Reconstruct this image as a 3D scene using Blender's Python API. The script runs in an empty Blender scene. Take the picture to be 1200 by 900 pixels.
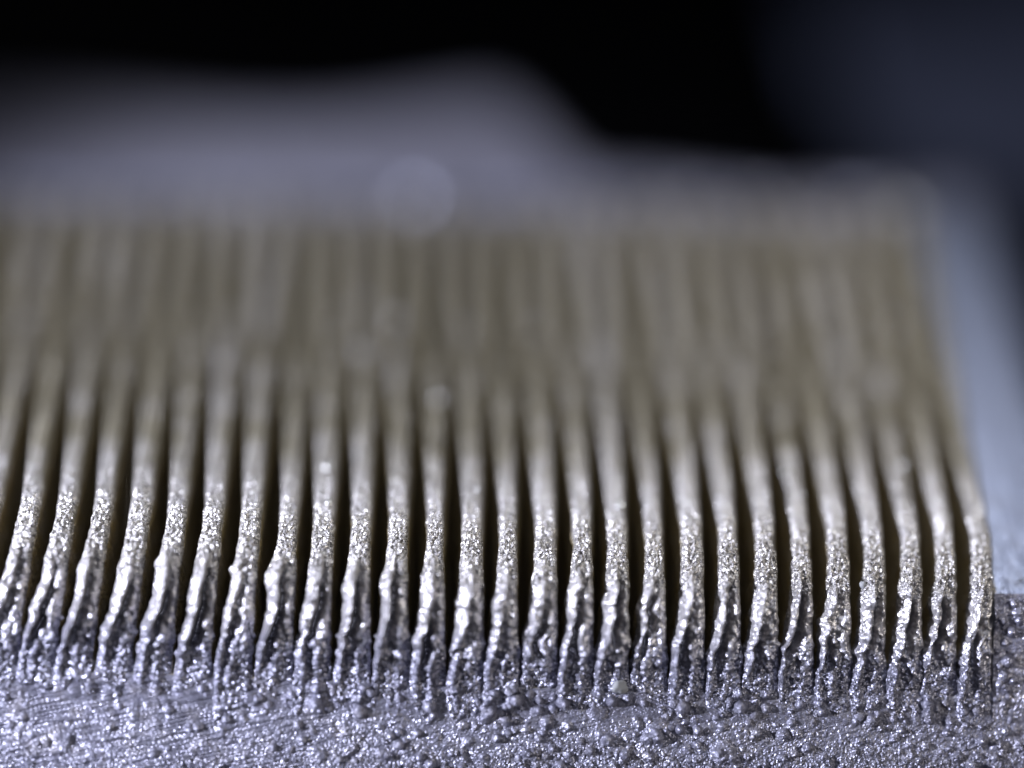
import bpy, math, random
import numpy as np
from mathutils import Matrix, Vector

random.seed(7)
rng = np.random.default_rng(11)
scene = bpy.context.scene
col = scene.collection
P = 0.05                      # one fin pitch in scene units; everything below is written in pitches

# ------------------------------------------------------------------ camera
TH, AL, PH = math.radians(45), math.radians(3.6), math.radians(-3.1)
FPX = 2640.0                  # focal length in pixels of a 1200 px wide picture
DIST = FPX / 43.3
APERTURE = 14.5               # entrance pupil in pitches
fwd = Vector((math.sin(AL) * math.cos(TH), math.cos(AL) * math.cos(TH), -math.sin(TH)))
right0 = fwd.cross(Vector((0, 0, 1))).normalized()
up0 = right0.cross(fwd)
right = right0 * math.cos(PH) - up0 * math.sin(PH)
up = right0 * math.sin(PH) + up0 * math.cos(PH)
cpos = -(fwd * DIST + right * ((640 - 600) / FPX * DIST) + up * ((450 - 633) / FPX * DIST))
cd = bpy.data.cameras.new('camera')
cam = bpy.data.objects.new('camera', cd)
col.objects.link(cam)
m = Matrix((right, up, -fwd)).transposed().to_4x4()
m.translation = cpos * P
cam.matrix_world = m
cd.sensor_width = 36.0
cd.lens = 36.0 * FPX / 1200.0
cd.clip_start = 0.05
cd.clip_end = 200.0
cd.dof.use_dof = True
cd.dof.focus_distance = (DIST + 0.15) * P
cd.dof.aperture_fstop = cd.lens / 1000.0 / (APERTURE * P)
scene.camera = cam

# ------------------------------------------------------------------ world, lamps, exposure
w = bpy.data.worlds.new('World')
scene.world = w
w.use_nodes = True
bg = w.node_tree.nodes['Background']
bg.inputs['Color'].default_value = (0.55, 0.62, 1.0, 1)
bg.inputs['Strength'].default_value = 0.004


def spot(name, pos, target, energy, size_deg, radius, color, blend=0.6):
    d = bpy.data.lights.new(name, 'SPOT')
    d.energy = energy
    d.spot_size = math.radians(size_deg)
    d.spot_blend = blend
    d.shadow_soft_size = radius * P
    d.color = color
    o = bpy.data.objects.new(name, d)
    col.objects.link(o)
    o.location = Vector(pos) * P
    o.rotation_euler = (Vector(target) - Vector(pos)).to_track_quat('-Z', 'Y').to_euler()
    return o


COOL = (0.80, 0.84, 1.0)
spot('microscope_led', (-66, -13, 23), (-2, -1, -2), 1900.0, 42, 2.4, COOL)
spot('microscope_led', (8, -22, 62), (0, 0, -1), 40.0, 45, 3.0, COOL)
spot('microscope_led', (50, -20, 24), (0, 0, -1), 130.0, 45, 3.0, (1.0, 0.95, 0.86))


def area(name, pos, target, energy, size, color):
    d = bpy.data.lights.new(name, 'AREA')
    d.shape = 'DISK'
    d.energy = energy
    d.size = size * P
    d.color = color
    o = bpy.data.objects.new(name, d)
    col.objects.link(o)
    o.location = Vector(pos) * P
    o.rotation_euler = (Vector(target) - Vector(pos)).to_track_quat('-Z', 'Y').to_euler()
    return o


area('top_fill', (11, 12, 17), (3, -1, 0), 7.5, 7, (0.93, 0.95, 1.0))  # fill added above and behind to brighten the fin tops
spot('sparkle_spot', (-13, 30, 34), (-2, 3, 0), 46.0, 60, 1.0, (0.90, 0.93, 1.0))  # small spot added for sparkle on the fin tops
area('ring_light', (-6, -36, 44), (0, -1, -2), 9.5, 26, COOL)

scene.view_settings.view_transform = 'Standard'
scene.view_settings.look = 'None'
scene.view_settings.exposure = 0.25
scene.view_settings.gamma = 1.0
scene.render.engine = 'CYCLES'
scene.cycles.use_denoising = True
scene.cycles.use_adaptive_sampling = False
scene.cycles.max_bounces = 6
scene.cycles.sample_clamp_indirect = 4.0

# ------------------------------------------------------------------ numpy noise


def _hash(ix, iy, iz, seed):
    h = (ix.astype(np.int64) * 374761393 + iy.astype(np.int64) * 668265263 +
         iz.astype(np.int64) * 2147483647 + seed * 974711) & 0xFFFFFFFF
    h = ((h ^ (h >> 13)) * 1274126177) & 0xFFFFFFFF
    h = ((h ^ (h >> 15)) * 2246822519) & 0xFFFFFFFF
    return (h ^ (h >> 16)) & 0xFFFFFFFF


def noise2(x, y, seed=0):
    """gradient noise, about -0.7..0.7"""
    x, y = np.broadcast_arrays(np.asarray(x, float), np.asarray(y, float))
    ix, iy = np.floor(x), np.floor(y)
    fx, fy = x - ix, y - iy
    u, v = fx * fx * fx * (fx * (fx * 6 - 15) + 10), fy * fy * fy * (fy * (fy * 6 - 15) + 10)
    z = np.zeros_like(ix)

    def g(dx, dy):
        a = _hash(ix + dx, iy + dy, z, seed) / 4294967296.0 * 2 * math.pi
        return np.cos(a) * (fx - dx) + np.sin(a) * (fy - dy)
    return (g(0, 0) * (1 - u) + g(1, 0) * u) * (1 - v) + (g(0, 1) * (1 - u) + g(1, 1) * u) * v


def fbm2(x, y, octaves=3, seed=0, gain=0.5):
    s, a, f = 0.0, 1.0, 1.0
    for o in range(octaves):
        s = s + a * noise2(x * f + 17.3 * o, y * f - 9.1 * o, seed + o * 31)
        a *= gain
        f *= 2.03
    return s


def grains(x, y, seed=0):
    """rounded bumps scattered in a jittered grid, 0..1 high"""
    x, y = np.broadcast_arrays(np.asarray(x, float), np.asarray(y, float))
    ix, iy = np.floor(x), np.floor(y)
    z = np.zeros_like(ix)
    out = np.zeros_like(ix)
    for dx in (-1, 0, 1):
        for dy in (-1, 0, 1):
            cx, cy = ix + dx, iy + dy
            px = cx + _hash(cx, cy, z, seed) / 4294967296.0
            py = cy + _hash(cx, cy, z, seed + 1) / 4294967296.0
            r = 0.25 + 0.5 * (_hash(cx, cy, z, seed + 2) / 4294967296.0) ** 2
            amp = _hash(cx, cy, z, seed + 3) / 4294967296.0
            d2 = ((x - px) ** 2 + (y - py) ** 2) / (r * r)
            out = np.maximum(out, amp * r * np.sqrt(np.clip(1 - d2, 0, 1)))
    return out


def sstep(a, b, x):
    t = np.clip((x - a) / (b - a), 0, 1)
    return t * t * (3 - 2 * t)


# ------------------------------------------------------------------ materials


def nodes_of(name):
    mt = bpy.data.materials.new(name)
    mt.use_nodes = True
    nt = mt.node_tree
    return mt, nt, nt.nodes['Principled BSDF']


def add(nt, kind, **kw):
    n = nt.nodes.new(kind)
    for k, v in kw.items():
        n.inputs[k].default_value = v
    return n


PLATE = (0.205, 0.208, 0.272, 1)      # the blasted skin of the plate, which runs up onto the feet of the fins; also paints the rear ledge dimmer


def metal(name, plated, bare, rough, grain_scale, grain_strength, film, glitter):
    """nickel-like plating; the vertex attribute 'bare' says where the plating is missing"""
    mt, nt, b = nodes_of(name)
    L = nt.links.new
    tc = nt.nodes.new('ShaderNodeTexCoord')
    b.inputs['Metallic'].default_value = 1.0
    at = nt.nodes.new('ShaderNodeAttribute')
    at.attribute_name = 'bare'
    me_ = nt.nodes.new('ShaderNodeMapRange')
    me_.inputs['To Min'].default_value = film
    me_.inputs['To Max'].default_value = 0.35
    L(at.outputs['Fac'], me_.inputs['Value'])
    L(me_.outputs['Result'], b.inputs['Metallic'])
    n0 = add(nt, 'ShaderNodeTexNoise', Scale=2.0 / P, Detail=5.0, Roughness=0.6)
    L(tc.outputs['Object'], n0.inputs['Vector'])
    ad = nt.nodes.new('ShaderNodeMath')
    ad.operation = 'MULTIPLY_ADD'
    L(n0.outputs['Fac'], ad.inputs[0])
    ad.inputs[1].default_value = 1.0
    ad.inputs[2].default_value = -0.5
    sm = nt.nodes.new('ShaderNodeMath')
    sm.operation = 'ADD'
    sm.use_clamp = True
    L(at.outputs['Fac'], sm.inputs[0])
    L(ad.outputs[0], sm.inputs[1])
    mx = nt.nodes.new('ShaderNodeMix')
    mx.data_type = 'RGBA'
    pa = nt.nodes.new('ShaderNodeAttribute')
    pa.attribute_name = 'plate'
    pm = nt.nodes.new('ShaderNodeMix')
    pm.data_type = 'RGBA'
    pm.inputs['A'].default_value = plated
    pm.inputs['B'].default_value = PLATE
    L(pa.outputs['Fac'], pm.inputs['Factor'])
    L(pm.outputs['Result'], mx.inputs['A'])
    wa = nt.nodes.new('ShaderNodeAttribute')
    wa.attribute_name = 'brass'
    wm = nt.nodes.new('ShaderNodeMix')
    wm.data_type = 'RGBA'
    wm.inputs['A'].default_value = bare
    wm.inputs['B'].default_value = (0.30, 0.235, 0.11, 1)
    L(wa.outputs['Fac'], wm.inputs['Factor'])
    L(wm.outputs['Result'], mx.inputs['B'])
    L(sm.outputs[0], mx.inputs['Factor'])
    # speckle of slightly different metal tint
    n1 = add(nt, 'ShaderNodeTexNoise', Scale=9.0 / P, Detail=4.0, Roughness=0.7)
    L(tc.outputs['Object'], n1.inputs['Vector'])
    rp = nt.nodes.new('ShaderNodeValToRGB')
    rp.color_ramp.elements[0].position = 0.3
    rp.color_ramp.elements[0].color = (0.55, 0.52, 0.54, 1)
    rp.color_ramp.elements[1].position = 0.7
    rp.color_ramp.elements[1].color = (1.0, 0.98, 0.93, 1)
    L(n1.outputs['Fac'], rp.inputs['Fac'])
    mu = nt.nodes.new('ShaderNodeMix')
    mu.data_type = 'RGBA'
    mu.blend_type = 'MULTIPLY'
    mu.inputs['Factor'].default_value = 1.0
    L(mx.outputs['Result'], mu.inputs['A'])
    L(rp.outputs['Color'], mu.inputs['B'])
    L(mu.outputs['Result'], b.inputs['Base Color'])
    rr = nt.nodes.new('ShaderNodeMapRange')
    rr.inputs['To Min'].default_value = rough - 0.10
    rr.inputs['To Max'].default_value = rough + 0.14
    L(n1.outputs['Fac'], rr.inputs['Value'])
    L(rr.outputs['Result'], b.inputs['Roughness'])
    # grit: the 'grit' attribute says how sandy the surface is there
    ga = nt.nodes.new('ShaderNodeAttribute')
    ga.attribute_name = 'grit'
    v = add(nt, 'ShaderNodeTexVoronoi', Scale=grain_scale / P)
    n2 = add(nt, 'ShaderNodeTexNoise', Scale=grain_scale * 0.7 / P, Detail=3.0, Roughness=0.6)
    L(tc.outputs['Object'], v.inputs['Vector'])
    L(tc.outputs['Object'], n2.inputs['Vector'])
    hh = nt.nodes.new('ShaderNodeMath')
    hh.operation = 'SUBTRACT'
    L(n2.outputs['Fac'], hh.inputs[0])
    L(v.outputs['Distance'], hh.inputs[1])
    st = nt.nodes.new('ShaderNodeMath')
    st.operation = 'MULTIPLY'
    st.inputs[1].default_value = grain_strength
    L(ga.outputs['Fac'], st.inputs[0])
    bp = nt.nodes.new('ShaderNodeBump')
    bp.inputs['Distance'].default_value = 0.06 * P
    L(st.outputs[0], bp.inputs['Strength'])
    L(hh.outputs[0], bp.inputs['Height'])
    # every sand-blasted facet leans its own way
    fv = add(nt, 'ShaderNodeTexVoronoi', Scale=19.0 / P)
    L(tc.outputs['Object'], fv.inputs['Vector'])
    sb = nt.nodes.new('ShaderNodeVectorMath')
    sb.operation = 'SUBTRACT'
    L(fv.outputs['Color'], sb.inputs[0])
    sb.inputs[1].default_value = (0.5, 0.5, 0.5)
    fm_ = nt.nodes.new('ShaderNodeMath')
    fm_.operation = 'MULTIPLY'
    fm_.inputs[1].default_value = glitter
    L(ga.outputs['Fac'], fm_.inputs[0])
    sc_ = nt.nodes.new('ShaderNodeVectorMath')
    sc_.operation = 'SCALE'
    L(sb.outputs[0], sc_.inputs[0])
    L(fm_.outputs[0], sc_.inputs['Scale'])
    av = nt.nodes.new('ShaderNodeVectorMath')
    av.operation = 'ADD'
    L(bp.outputs['Normal'], av.inputs[0])
    L(sc_.outputs[0], av.inputs[1])
    nv = nt.nodes.new('ShaderNodeVectorMath')
    nv.operation = 'NORMALIZE'
    L(av.outputs[0], nv.inputs[0])
    L(nv.outputs[0], b.inputs['Normal'])
    return mt


M_FIN = metal('plated_fin_metal', (0.545, 0.535, 0.545, 1), (0.148, 0.134, 0.094, 1), 0.33, 12.0, 0.8, 0.66, 1.5)
M_BASE = metal('blasted_plate_metal', (0.34, 0.395, 0.56, 1), (0.22, 0.19, 0.13, 1), 0.36, 11.0, 0.6, 0.60, 0.75)  # lighter plated tone paints extra light onto the right margin

M_BEAD, nt, b = nodes_of('glint_bead_metal')
b.inputs['Metallic'].default_value = 1.0
b.inputs['Base Color'].default_value = (0.40, 0.39, 0.38, 1)
n = add(nt, 'ShaderNodeTexNoise', Scale=4.0 / P, Detail=2.0)
rr = nt.nodes.new('ShaderNodeMapRange')
rr.inputs['To Min'].default_value = 0.3
rr.inputs['To Max'].default_value = 0.5
nt.links.new(n.outputs['Fac'], rr.inputs['Value'])
nt.links.new(rr.outputs['Result'], b.inputs['Roughness'])

M_FLANGE, nt, b = nodes_of('dull_flange_metal')
b.inputs['Metallic'].default_value = 1.0
b.inputs['Base Color'].default_value = (0.18, 0.20, 0.29, 1)
b.inputs['Roughness'].default_value = 0.55
n = add(nt, 'ShaderNodeTexNoise', Scale=1.5 / P, Detail=6.0)
bp = nt.nodes.new('ShaderNodeBump')
bp.inputs['Strength'].default_value = 0.3
bp.inputs['Distance'].default_value = 0.1 * P
nt.links.new(n.outputs['Fac'], bp.inputs['Height'])
nt.links.new(bp.outputs['Normal'], b.inputs['Normal'])

M_BENCH, nt, b = nodes_of('black_rubber_mat')
b.inputs['Roughness'].default_value = 0.95
b.inputs['Specular IOR Level'].default_value = 0.1
n = add(nt, 'ShaderNodeTexNoise', Scale=1.0 / P, Detail=4.0)
rp = nt.nodes.new('ShaderNodeValToRGB')
rp.color_ramp.elements[0].color = (0.003, 0.003, 0.004, 1)
rp.color_ramp.elements[1].color = (0.008, 0.008, 0.010, 1)
nt.links.new(n.outputs['Fac'], rp.inputs['Fac'])
nt.links.new(rp.outputs['Color'], b.inputs['Base Color'])

M_FLAKE, nt, b = nodes_of('pale_dust')
b.inputs['Base Color'].default_value = (0.55, 0.55, 0.54, 1)
b.inputs['Roughness'].default_value = 0.8
n = add(nt, 'ShaderNodeTexNoise', Scale=6.0 / P, Detail=4.0)
rp = nt.nodes.new('ShaderNodeValToRGB')
rp.color_ramp.elements[0].color = (0.12, 0.12, 0.13, 1)
rp.color_ramp.elements[1].color = (0.24, 0.24, 0.25, 1)
nt.links.new(n.outputs['Fac'], rp.inputs['Fac'])
nt.links.new(rp.outputs['Color'], b.inputs['Base Color'])

# ------------------------------------------------------------------ mesh helpers


def link(name, me, mat, parent=None):
    o = bpy.data.objects.new(name, me)
    col.objects.link(o)
    me.materials.append(mat)
    if parent:
        o.parent = parent
    return o


def grid_mesh(name, V, attrs=None, smooth=True):
    """V: (rows, cols, 3) in pitches"""
    r, c, _ = V.shape
    me = bpy.data.meshes.new(name)
    me.vertices.add(r * c)
    me.vertices.foreach_set('co', (V.reshape(-1, 3) * P).astype(np.float32).ravel())
    i = np.arange((r - 1) * (c - 1))
    a = (i // (c - 1)) * c + i % (c - 1)
    q = np.stack([a, a + 1, a + c + 1, a + c], 1).astype(np.int32)
    me.loops.add(q.size)
    me.loops.foreach_set('vertex_index', q.ravel())
    me.polygons.add(len(q))
    me.polygons.foreach_set('loop_start', np.arange(0, q.size, 4, dtype=np.int32))
    me.polygons.foreach_set('use_smooth', np.full(len(q), smooth))
    for k, arr in (attrs or {}).items():
        at = me.attributes.new(k, 'FLOAT', 'POINT')
        at.data.foreach_set('value', np.broadcast_to(arr, (r, c)).astype(np.float32).ravel())
    me.update()
    me.validate()
    return me


SQ = math.sqrt(0.5)
LEN = 14.6                    # fin length
K0, K1 = -18, 12              # fins, left to right
S_SLOT = 4.05                  # how far down the front face the slots reach
Z_SLOT = -S_SLOT * SQ
S_EDGE = 1.2                  # where the bare margin of the plate starts on the face
X_END = K1 + 0.30


def bow(x):
    """the front face is slightly bowed and not quite square to the fins"""
    return -0.0315 * x + 0.00096 * x * x


def face_noise(x, s):
    """relief of the blasted front face (pitches, outward)"""
    big = 0.05 * fbm2(x * 0.9, s * 0.9, 3, 5)
    # sand: coarser and rougher towards the bottom, finely scratched on the left
    rough = sstep(4.6, 6.6, s + 0.5 * noise2(x * 0.35, s * 0.5, 9) + 0.05 * x)
    left = sstep(-3.0, -11.0, x)
    gr = 0.06 * grains(x * 6.5, s * 6.5, 21) + 0.09 * grains(x * 13, s * 13, 25)
    med = 0.03 * fbm2(x * 12, s * 12, 2, 41, 0.6)
    pit = -0.22 * np.clip(noise2(x * 1.7, s * 1.9, 77) - 0.30, 0, 1) * 2
    scr = 0.030 * fbm2(x * 0.7 + s * 0.3, s * 10 + x * 2.2, 3, 57, 0.7)
    lump = 0.20 * np.clip(grains(x * 1.6, s * 1.6, 91) - 0.35, 0, 1) * 2
    crumbs = 0.55 * np.clip(grains(x * 3.3, s * 3.3, 93) - 0.22, 0, 1) * sstep(6.6, 4.6, s + 0.9 * noise2(x * 0.8, s * 0.5, 95)) * (1 - 0.5 * left)
    crumbs = crumbs + 0.45 * np.clip(grains(x * 4.5, s * 4.5, 97) - 0.25, 0, 1)
    lump = lump + crumbs
    return big + (gr + med) * (0.22 + 0.75 * rough) * (1 - 0.70 * left) + pit * (0.5 + rough) + scr * (0.45 + 1.3 * left) + lump * (1 - 0.6 * left)


# ------------------------------------------------------------------ the finned block
root = bpy.data.objects.new('heat_sink', None)
root['label'] = 'silvery plated metal heat sink with a row of fine parallel fins'
root['category'] = 'heat sink'
root.empty_display_size = 0.2
col.objects.link(root)


def base_plate():
    xa, xb = K0 - 2.0, K1 + 2.55
    nx = 1400
    x = np.linspace(xa, xb, nx)
    sc = S_SLOT + (S_EDGE - S_SLOT) * sstep(X_END - 0.14, X_END - 0.08, x)[None, :]
    n1 = 300
    t = np.linspace(0, 1, n1)[:, None]
    s = np.where(t < 0.7, 10.5 + (4.8 - 10.5) * t / 0.7, 4.8 + (sc - 4.8) * (t - 0.7) / 0.3)      # up the face
    X = np.broadcast_to(x[None, :], s.shape)
    d = face_noise(X, s)
    near = sstep(0.0, 0.06, s - sc)
    d = d + rng.normal(0, 0.009, d.shape) * np.clip(0.5 + 0.5 * sstep(5.0, 6.5, s) + 0.8 * noise2(X * 0.8, s * 1.5, 23) - 0.2 * sstep(-3, -11, X), 0.15, 1.5)
    h = d * (0.3 + 0.7 * near)
    Yf = -s * SQ - h * SQ + bow(x)[None, :]
    Zf = -s * SQ + h * SQ
    face = np.stack([X, Yf, Zf], -1)
    # the flat: slot floor between the fins, bare margin right of them, ledge behind them
    yy = np.concatenate([np.linspace(0.06, 2.0, 34), np.linspace(2.1, LEN + 2.0 + 5.3, 60)])
    y0 = -sc * SQ + bow(x)[None, :]
    # rear outline of the ledge
    rear = LEN + 6.4 + 0.5 * np.sin(x * 0.33 + 1.0) + 0.35 * sstep(-7, -1.0, x)
    rear = rear - 4.4 * sstep(-1.2, 2.6, x) + 0.4 * sstep(8.0, 11.0, x)
    Y = y0 + (rear[None, :] - y0) * (yy[:, None] / yy[-1])
    Xt = np.broadcast_to(x[None, :], Y.shape)
    zt = -sc * SQ
    rnd = np.clip(1 - (rear[None, :] - Y) / 1.8, 0, 1)
    drop = 1.2 * (1 - np.sqrt(1 - np.clip(rnd, 0, 0.995) ** 2))
    lift = sstep(LEN + 0.3, LEN + 0.8, Y) * (x < X_END)[None, :] * (-S_EDGE * SQ - zt)
    Z = zt + lift - drop + 0.012 * fbm2(Xt * 3, Y * 3, 3, 63) * sstep(0.0, 0.4, Y - y0) + 0.3 * (d[-1] * 0.3) * sstep(0.5, 0.0, Y - y0)
    top = np.stack([Xt, Y, Z], -1)
    # back wall down
    bk = np.repeat(top[-1:], 6, 0).copy()
    bk[:, :, 2] -= np.array([0.15, 0.5, 1, 2, 3.5, 5])[:, None]
    bk[:, :, 1] += np.array([0.08, 0.12, 0.12, 0.12, 0.12, 0.12])[:, None]
    V = np.concatenate([face, top, bk], 0)
    # right wall
    rw = np.repeat(V[:, -1:], 5, 1).copy()
    rw[:, :, 0] += np.array([0.06, 0.1, 0.1, 0.1, 0.1])[None, :]
    rw[:, :, 2] -= np.array([0.06, 0.4, 1.2, 2.4, 4.0])[None, :]
    V = np.concatenate([V, rw], 1)
    S = np.zeros(V.shape[:2])
    S[:n1, :nx] = s
    grit = np.full(V.shape[:2], 0.06)
    grit[:n1, :nx] = np.clip(0.15 + 0.6 * sstep(5.2, 6.9, s + 0.05 * X) + 0.5 * noise2(X * 0.7, s * 1.3, 19) - 0.12 * sstep(-3, -11, X), 0.05, 1)
    bare = np.zeros(V.shape[:2])
    bare[n1:n1 + len(yy), :nx] = 0.9 * ((x < X_END)[None, :] & (Y < LEN))
    bare[:n1, :nx] = 0.25 * np.clip(noise2(X * 1.5, s * 1.5, 15), 0, 1) * sstep(7.0, 4.8, s)
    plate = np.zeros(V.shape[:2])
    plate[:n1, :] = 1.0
    plate[n1:n1 + len(yy), :nx] = 1.0 * sstep(LEN - 1.0, LEN + 1.5, Y)  # rear ledge dimmed by colour, right margin kept lighter in place of light
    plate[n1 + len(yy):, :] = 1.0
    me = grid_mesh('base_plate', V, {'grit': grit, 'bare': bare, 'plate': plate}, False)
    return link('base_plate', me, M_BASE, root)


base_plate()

# stations along a fin: y along the top, round the shoulder, down the face
R_SH = 2.6
yc = R_SH * math.tan(math.radians(22.5))
st = []
for y in np.linspace(LEN, 2.6, 34):
    st.append((y, 0.0, 90.0, -(y)))
for y in np.linspace(2.53, yc, 24):
    st.append((y, 0.0, 90.0, -(y)))
for a in np.linspace(0, 45, 46)[1:]:
    ar = math.radians(90 + a)
    st.append((yc + R_SH * math.cos(ar), -R_SH + R_SH * math.sin(ar), 90 + a, -yc + 2 * yc * a / 45))
for s in np.linspace(yc + 0.035, 6.0, 140):
    q = s - 0.36 * float(sstep(1.3, 4.3, s))
    st.append((-q * SQ, -q * SQ, 135.0, s))
st = np.array(st)
SY, SZ, SA, SS = st[:, 0], st[:, 1], np.radians(st[:, 2]), st[:, 3]
NYv, NZv = np.cos(SA), np.sin(SA)
US = np.concatenate([[-1.0, -0.985, -0.95, -0.9], np.linspace(-0.84, 0.84, 27), [0.9, 0.95, 0.985, 1.0]])
WT = np.array([1.0, 0.8, 0.6, 0.42, 0.26, 0.14, 0.05])


def fin(k):
    r = np.random.default_rng(100 + k)
    xc = k + r.uniform(-0.03, 0.03)
    ns = len(SS)
    s = SS[:, None]
    u = US[None, :]
    sd = 1000 + 53 * k
    # half gaps at the two sides, closing down the face
    down = np.clip(SS, 0, None)
    endl, endr = r.uniform(3.5, 4.5), r.uniform(3.5, 4.5)
    g0 = 0.235
    gw = r.uniform(0.86, 1.12)
    foot_at = r.uniform(-0.45, 0.35)

    def gap(end, q):
        g = g0 * gw * (1 - np.clip(down / end, 0, 1) ** 1.2)
        wob = 0.035 * noise2(SS * 1.7, q, sd) + 0.03 * noise2(SS * 5.0, q + 3.3, sd)
        return np.maximum(g + wob * sstep(-3, 0.5, SS) * (g / g0 + 0.25), -0.02)
    # blobs of smeared metal hanging into the left slot
    burr = np.zeros(ns)
    for _ in range(r.integers(1, 4)):
        c, wd, am = r.uniform(1.0, 3.6), r.uniform(0.12, 0.4), r.uniform(0.02, 0.13)
        burr += am * np.exp(-((SS - c) / wd) ** 2)
    burr2 = np.zeros(ns)
    for _ in range(3):
        c, wd = r.uniform(2.9, 4.3), r.uniform(0.06, 0.22)
        burr += r.uniform(0.02, 0.10) * np.exp(-((SS - c) / wd) ** 2)
        c, wd = r.uniform(2.7, 4.3), r.uniform(0.06, 0.25)
        burr2 += r.uniform(0.01, 0.10) * np.exp(-((SS - c) / wd) ** 2)
    gl = np.maximum(gap(endl, 1.5) - burr, -0.03)
    gr = np.maximum(gap(endr, 8.5) - burr2, -0.03)
    xl, xr = xc - 0.5 + gl, xc + 0.5 - gr
    X = xl[:, None] + (xr - xl)[:, None] * (u + 1) / 2
    drift = 0.20 + 0.62 * sstep(-3.0, -14.0, k) + 0.10 * sstep(6.0, 12.0, k)
    X = X - drift * sstep(-1.2, 5.4, s)                          # the feet drift to the left
    # --- relief
    facew = sstep(0.2, 1.4, SS)[:, None]
    lowf = sstep(4.7, 3.3, SS)[:, None]
    edge = -0.16 * np.abs(u) ** 5 * lowf                       # rounded edges
    belly = (0.10 + 0.24 * math.exp(-((k + 1) / 6.0) ** 2)) * (sstep(-0.2, 1.8, SS) * sstep(4.9, 1.6, SS))[:, None]
    belly = belly * (1 - 0.25 * u ** 2)
    # raised rib drifting along the left edge, the hollow beside it, the broad right leg
    rib_c = -0.12 - 0.55 * sstep(0.8, 4.0, s) + 0.14 * noise2(s * 1.1, 0.3, sd + 5) + 0.10 * noise2(s * 3.1, 6.3, sd + 25) + r.uniform(-0.15, 0.15)
    rib_h = (0.21 + 0.08 * r.uniform(-1, 1) + 0.18 * noise2(s * 1.6, 2.2, sd + 7) + 0.16 * noise2(s * 3.7, 4.2, sd + 27)) * sstep(0.4, 1.4, s) * sstep(5.3, 3.2, s + foot_at)
    rise = np.clip((u + 1.0) / (rib_c + 1.0), 0, 1) ** 0.8
    fall = sstep(rib_c + 0.26, rib_c + 0.02, u)
    rib = rib_h * rise * fall
    fork_c = rib_c + 0.05 + (0.75 + 0.2 * r.uniform(-1, 1)) * sstep(1.3, 3.6, s) + 0.10 * noise2(s * 2.3, 3.3, sd + 41)
    fork_h = (0.16 * r.uniform(0.0, 1.0) + 0.10 * noise2(s * 2.6, 8.2, sd + 42)) * sstep(1.4, 2.2, s) * sstep(5.0, 3.6, s + foot_at)
    rib = np.maximum(rib, fork_h * np.exp(-((u - fork_c) / 0.20) ** 2))
    pc, pl, pd = r.uniform(1.9, 2.9), r.uniform(0.6, 1.3), r.uniform(0.15, 0.50)
    if r.random() < 0.15:
        pd *= 0.3
    # hollow: steep beside the rib, running out gently to the right
    uu = u - (rib_c + 0.30 + 0.08 * noise2(s * 1.4, 7.7, sd + 8))
    pit_w = np.where(uu < 0, 0.13, 0.30 + 0.10 * noise2(s * 2, 1.1, sd + 3))
    pit = -pd * np.exp(-(uu / pit_w) ** 2) * np.exp(-np.abs((s - pc) / pl) ** 2.5) * sstep(4.2, 3.2, s)
    leg = 0.07 * sstep(-0.1, 0.45, u) * sstep(0.8, 2.4, s) * sstep(4.6, 3.2, s)
    lumps = (0.10 * fbm2(X * 2.6, s * 1.6, 2, sd + 11) + 0.10 * fbm2(X * 5.5, s * 3.5, 2, sd + 21) + 0.16 * np.clip(grains(X * 3.2, s * 2.2, sd + 12) - 0.15, 0, 1)) * facew * lowf
    crest = sstep(-1.2, 0.3, s) * sstep(1.7, 0.9, s)           # sandy crest
    low = sstep(2.8, 4.2, s)
    fine = (0.16 * grains(X * 11, s * 11, sd + 13) + 0.08 * fbm2(X * 10, s * 10, 2, sd + 14)) * (0.26 + 0.56 * crest + 0.50 * low)
    topn = 0.05 * fbm2(X * 2.5, s * 1.2, 2, sd + 17) * sstep(0.5, -1.0, s)
    topn = topn + 0.22 * np.clip(grains(X * 2.6, s * 1.6, sd + 18) - 0.3, 0, 1) * sstep(0.0, -1.0, s)
    topn = topn + 0.05 * noise2(s * 0.5, k * 3.1, 71) * sstep(0.5, -1.0, s)
    H = edge + (belly + rib + pit + leg) + lumps + fine + topn
    # sink into the base plate at the foot
    rag = 0.9 * noise2(X * 2.3, s * 1.2, 301)
    blend = sstep(4.0, 5.3, s + 1.1 * rag + foot_at + 0.5 * np.abs(u + 0.35))
    H = H * (1 - blend) + (face_noise(X, np.maximum(s, 0)) + 0.03) * blend
    H = H - 0.40 * sstep(4.6, 5.6, s + 0.9 * rag + foot_at) - 0.07 * np.abs(u) ** 6 * sstep(3.6, 4.2, s) * sstep(5.6, 4.6, s + foot_at)
    fy = bow(xc) * sstep(2.5, 0.3, SY)[:, None]
    H = H + (r.uniform(-0.07, 0.07) + (-0.16 if k == 0 else -0.05 * r.random()) * np.exp(-((s + 0.25 + r.uniform(-0.3, 0.3)) / 0.16) ** 2)) * sstep(1.5, 0.0, s)
    H = H - 0.45 * sstep(LEN - 1.3, LEN + 0.05, SY)[:, None] ** 1.5 * (0.7 + 0.6 * r.random())
    Y = SY[:, None] + fy + NYv[:, None] * H
    Z = SZ[:, None] + NZv[:, None] * H
    F = np.stack([np.broadcast_to(X, Y.shape), Y, Z], -1)
    # --- side walls down to the slot floor
    zf = np.minimum(Z_SLOT - 0.08, SZ - 0.1)

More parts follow.
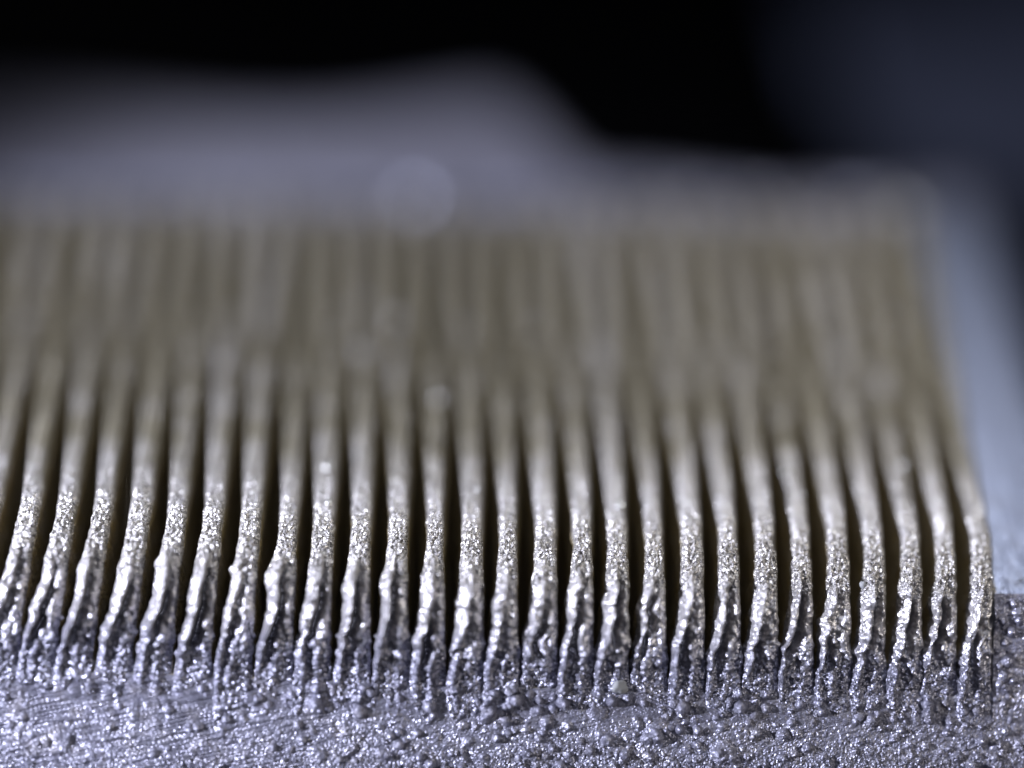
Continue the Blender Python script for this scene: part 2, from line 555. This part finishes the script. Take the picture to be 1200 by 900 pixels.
    def wall(edge_pts, xf):
        foot = np.stack([xf - drift * sstep(-1.2, 5.4, SS), SY + fy[:, 0] + np.where(SS > 0, 0.25 * np.clip(SS, 0, 1), 0), zf], -1)
        t = WT[:, None, None]
        W = edge_pts[None] * (1 - t) + foot[None] * t
        nn = 0.05 * fbm2(SS[None, :] * 1.5 + xf, W[..., 2] * 2.5, 3, sd + 19)
        W[..., 0] += nn * np.sin(np.pi * np.clip(WT, 0, 1))[:, None]
        return W.transpose(1, 0, 2)
    Wl = wall(F[:, 0], xc - 0.505)
    Wr = wall(F[:, -1], xc + 0.505)[:, ::-1]
    V = np.concatenate([Wl, F, Wr], 1)
    nl = len(WT)
    bare = np.zeros(V.shape[:2])
    bare[:, nl:nl + 3] = 0.35
    bare[:, -nl - 5:-nl] = 0.4
    tarn = 0.78 + 0.14 * r.uniform(-1, 1) + 0.30 * noise2(s * 0.33 + 9.0 * k, 0.5, sd + 31) + 0.5 * noise2(s * 0.9, X * 2.0, sd + 32)
    tarn = tarn * sstep(-0.8, -4.5, s) * sstep(-LEN + 0.2, -LEN + 2.0, s)
    bare[:, nl:-nl] += np.clip(0.2 * sstep(1.2, -0.5, s) + 0.18 * crest * (0.6 + 1.6 * noise2(X * 6, s * 6, sd + 51)) + tarn, 0, 1)
    bare *= sstep(3.4, 1.4, s)
    bare[:, :nl] = 0.9 * sstep(4.4, 3.6, s)
    bare[:, -nl:] = 0.9 * sstep(4.4, 3.6, s)
    grit = np.zeros(V.shape[:2])
    grit[:, nl:-nl] = 0.26 + 0.74 * crest + 0.45 * low + 0.25 * sstep(0.0, -1.0, s)
    grit[:, :nl] = 0.3
    grit[:, -nl:] = 0.3
    # close the far end
    end = V[:1].copy()
    end[:, :, 1] += 0.05
    end[:, :, 2] = Z_SLOT - 0.1
    mid = V[:1].copy()
    mid[:, :, 1] += 0.05
    mid[:, :, 2] -= 0.06
    V = np.concatenate([end, mid, V], 0)
    bare = np.concatenate([bare[:1], bare[:1], bare], 0)
    grit = np.concatenate([grit[:1], grit[:1], grit], 0)
    plate = np.zeros(bare.shape)
    plate[2:, nl:-nl] = 0.3 * sstep(0.6, 1.5, s) + 0.7 * sstep(1.8, 3.9, s + 0.6 * rag)
    brass = np.zeros(bare.shape)
    brass[:, :nl] = 1.0
    brass[:, -nl:] = 1.0
    me = grid_mesh('fin', V[:, ::-1], {'bare': bare[:, ::-1], 'grit': grit[:, ::-1], 'plate': plate[:, ::-1], 'brass': brass})
    return link('fin', me, M_FIN, root)


for k in range(K0, K1 + 1):
    fin(k)


def beads():
    """metal droplets added on the fin tops to give blurred glints, too small to pick apart"""
    import bmesh
    bm = bmesh.new()
    r = np.random.default_rng(8)

    def bead(x, y, z, rad, flat):
        q = bmesh.ops.create_icosphere(bm, subdivisions=3, radius=1.0)
        for v in q['verts']:
            v.co = Vector(((v.co.x * rad + x) * P, (v.co.y * rad * 1.2 + y) * P, (v.co.z * rad * flat + z) * P))
    bead(K1 + 0.02, LEN - 0.35, -0.02, 0.42, 0.30)  # added at the far corner for its soft highlight disc
    for i in range(50):
        k = r.integers(K0, K1 + 1)
        y = 1.3 + (LEN - 1.3) * r.random() ** 1.8
        rad = 0.05 + 0.13 * r.random() ** 2
        bead(k + r.uniform(-0.2, 0.2), y, 0.0, rad, r.uniform(0.4, 0.9))
    me = bpy.data.meshes.new('glint_beads')
    bm.to_mesh(me)
    bm.free()
    for p in me.polygons:
        p.use_smooth = True
    o = link('glint_beads', me, M_BEAD, root)
    o['kind'] = 'stuff'


beads()

# ------------------------------------------------------------------ lower flange, right of and behind the ledge
def flange():
    zt, zb = -5.6, -7.5
    pts = [(K1 + 1.5, -14), (44, -14), (44, 44), (16.0, 44), (12.5, 40)]
    for a in np.linspace(0, 90, 9):                     # rounded inner corner of the opening
        pts.append((9.8 + 3.0 * (1 - math.cos(math.radians(90 - a))) , 20.0 - 3.0 * math.sin(math.radians(a)) ))
    pts += [(9.8, 14.5), (K1 + 1.5, 14.5)]
    me = bpy.data.meshes.new('flange')
    n = len(pts)
    vs = [(x * P, y * P, zt * P) for x, y in pts] + [(x * P, y * P, zb * P) for x, y in pts]
    fs = [tuple(range(n)), tuple(range(2 * n - 1, n - 1, -1))]
    fs += [(i, i + n, (i + 1) % n + n, (i + 1) % n) for i in range(n)]
    me.from_pydata(vs, [], fs)
    me.update()
    return link('flange', me, M_FLANGE, root)


flange()

# ------------------------------------------------------------------ mat under the part
me = bpy.data.meshes.new('bench_mat')
q = 400 * P
me.from_pydata([(-q, -q, -14 * P), (q, -q, -14 * P), (q, q, -14 * P), (-q, q, -14 * P)], [], [(0, 1, 2, 3)])
mat_o = link('ground', me, M_BENCH)
mat_o['kind'] = 'structure'


# ------------------------------------------------------------------ specks of dust and a fibre
def speck(name, label, cat, x, s, out, size, seed, squash=(1, 1, 1)):
    import bmesh
    bm = bmesh.new()
    bmesh.ops.create_icosphere(bm, subdivisions=3, radius=1.0)
    co = np.array([v.co[:] for v in bm.verts])
    nz = 1 + 0.35 * fbm2(co[:, 0] * 1.7 + co[:, 2], co[:, 1] * 1.7 - co[:, 2], 3, seed)
    for v, f in zip(bm.verts, nz):
        v.co = Vector((v.co.x * squash[0], v.co.y * squash[1], v.co.z * squash[2])) * float(f) * size * P
    me = bpy.data.meshes.new(name)
    bm.to_mesh(me)
    bm.free()
    for p in me.polygons:
        p.use_smooth = True
    o = link(name, me, M_FLAKE)
    o.location = Vector((x, -s * SQ - out * SQ, -s * SQ + out * SQ)) * P
    o.rotation_euler = (math.radians(45), 0.3, 0.4)
    o['label'] = label
    o['category'] = cat
    return o


speck('dust_flake', 'pale grey rounded dust flake lying at the foot of the fins, right of the middle', 'dust', 2.05, 3.95, 0.12, 0.22, 5, (1.2, 0.9, 0.5))
speck('dust_speck', 'tiny pale speck stuck to the left side of a fin crest near the right end', 'dust', 8.62, 1.15, 0.15, 0.10, 8)

cu = bpy.data.curves.new('fibre', 'CURVE')
cu.dimensions = '3D'
cu.bevel_depth = 0.018 * P
cu.bevel_resolution = 2
for path in (((12.15, -0.9, -0.75), (12.6, -0.85, -0.95), (13.2, -0.6, -0.75), (13.9, -0.9, -0.9), (14.5, -1.0, -1.0)),):
    sp = cu.splines.new('BEZIER')
    sp.bezier_points.add(len(path) - 1)
    for bpnt, c in zip(sp.bezier_points, path):
        bpnt.co = Vector(c) * P
        bpnt.handle_left_type = bpnt.handle_right_type = 'AUTO'
fo = bpy.data.objects.new('fibre_tmp', cu)
col.objects.link(fo)
dg = bpy.context.evaluated_depsgraph_get()
fm = bpy.data.meshes.new_from_object(fo.evaluated_get(dg))
bpy.data.objects.remove(fo)
fm.name = 'lint_fibre'
for p in fm.polygons:
    p.use_smooth = True
fm.materials.clear()
fb = link('lint_fibre', fm, M_FLAKE)
fb['label'] = 'thin pale lint fibre caught on the outermost fin at the right edge'
fb['category'] = 'fibre'
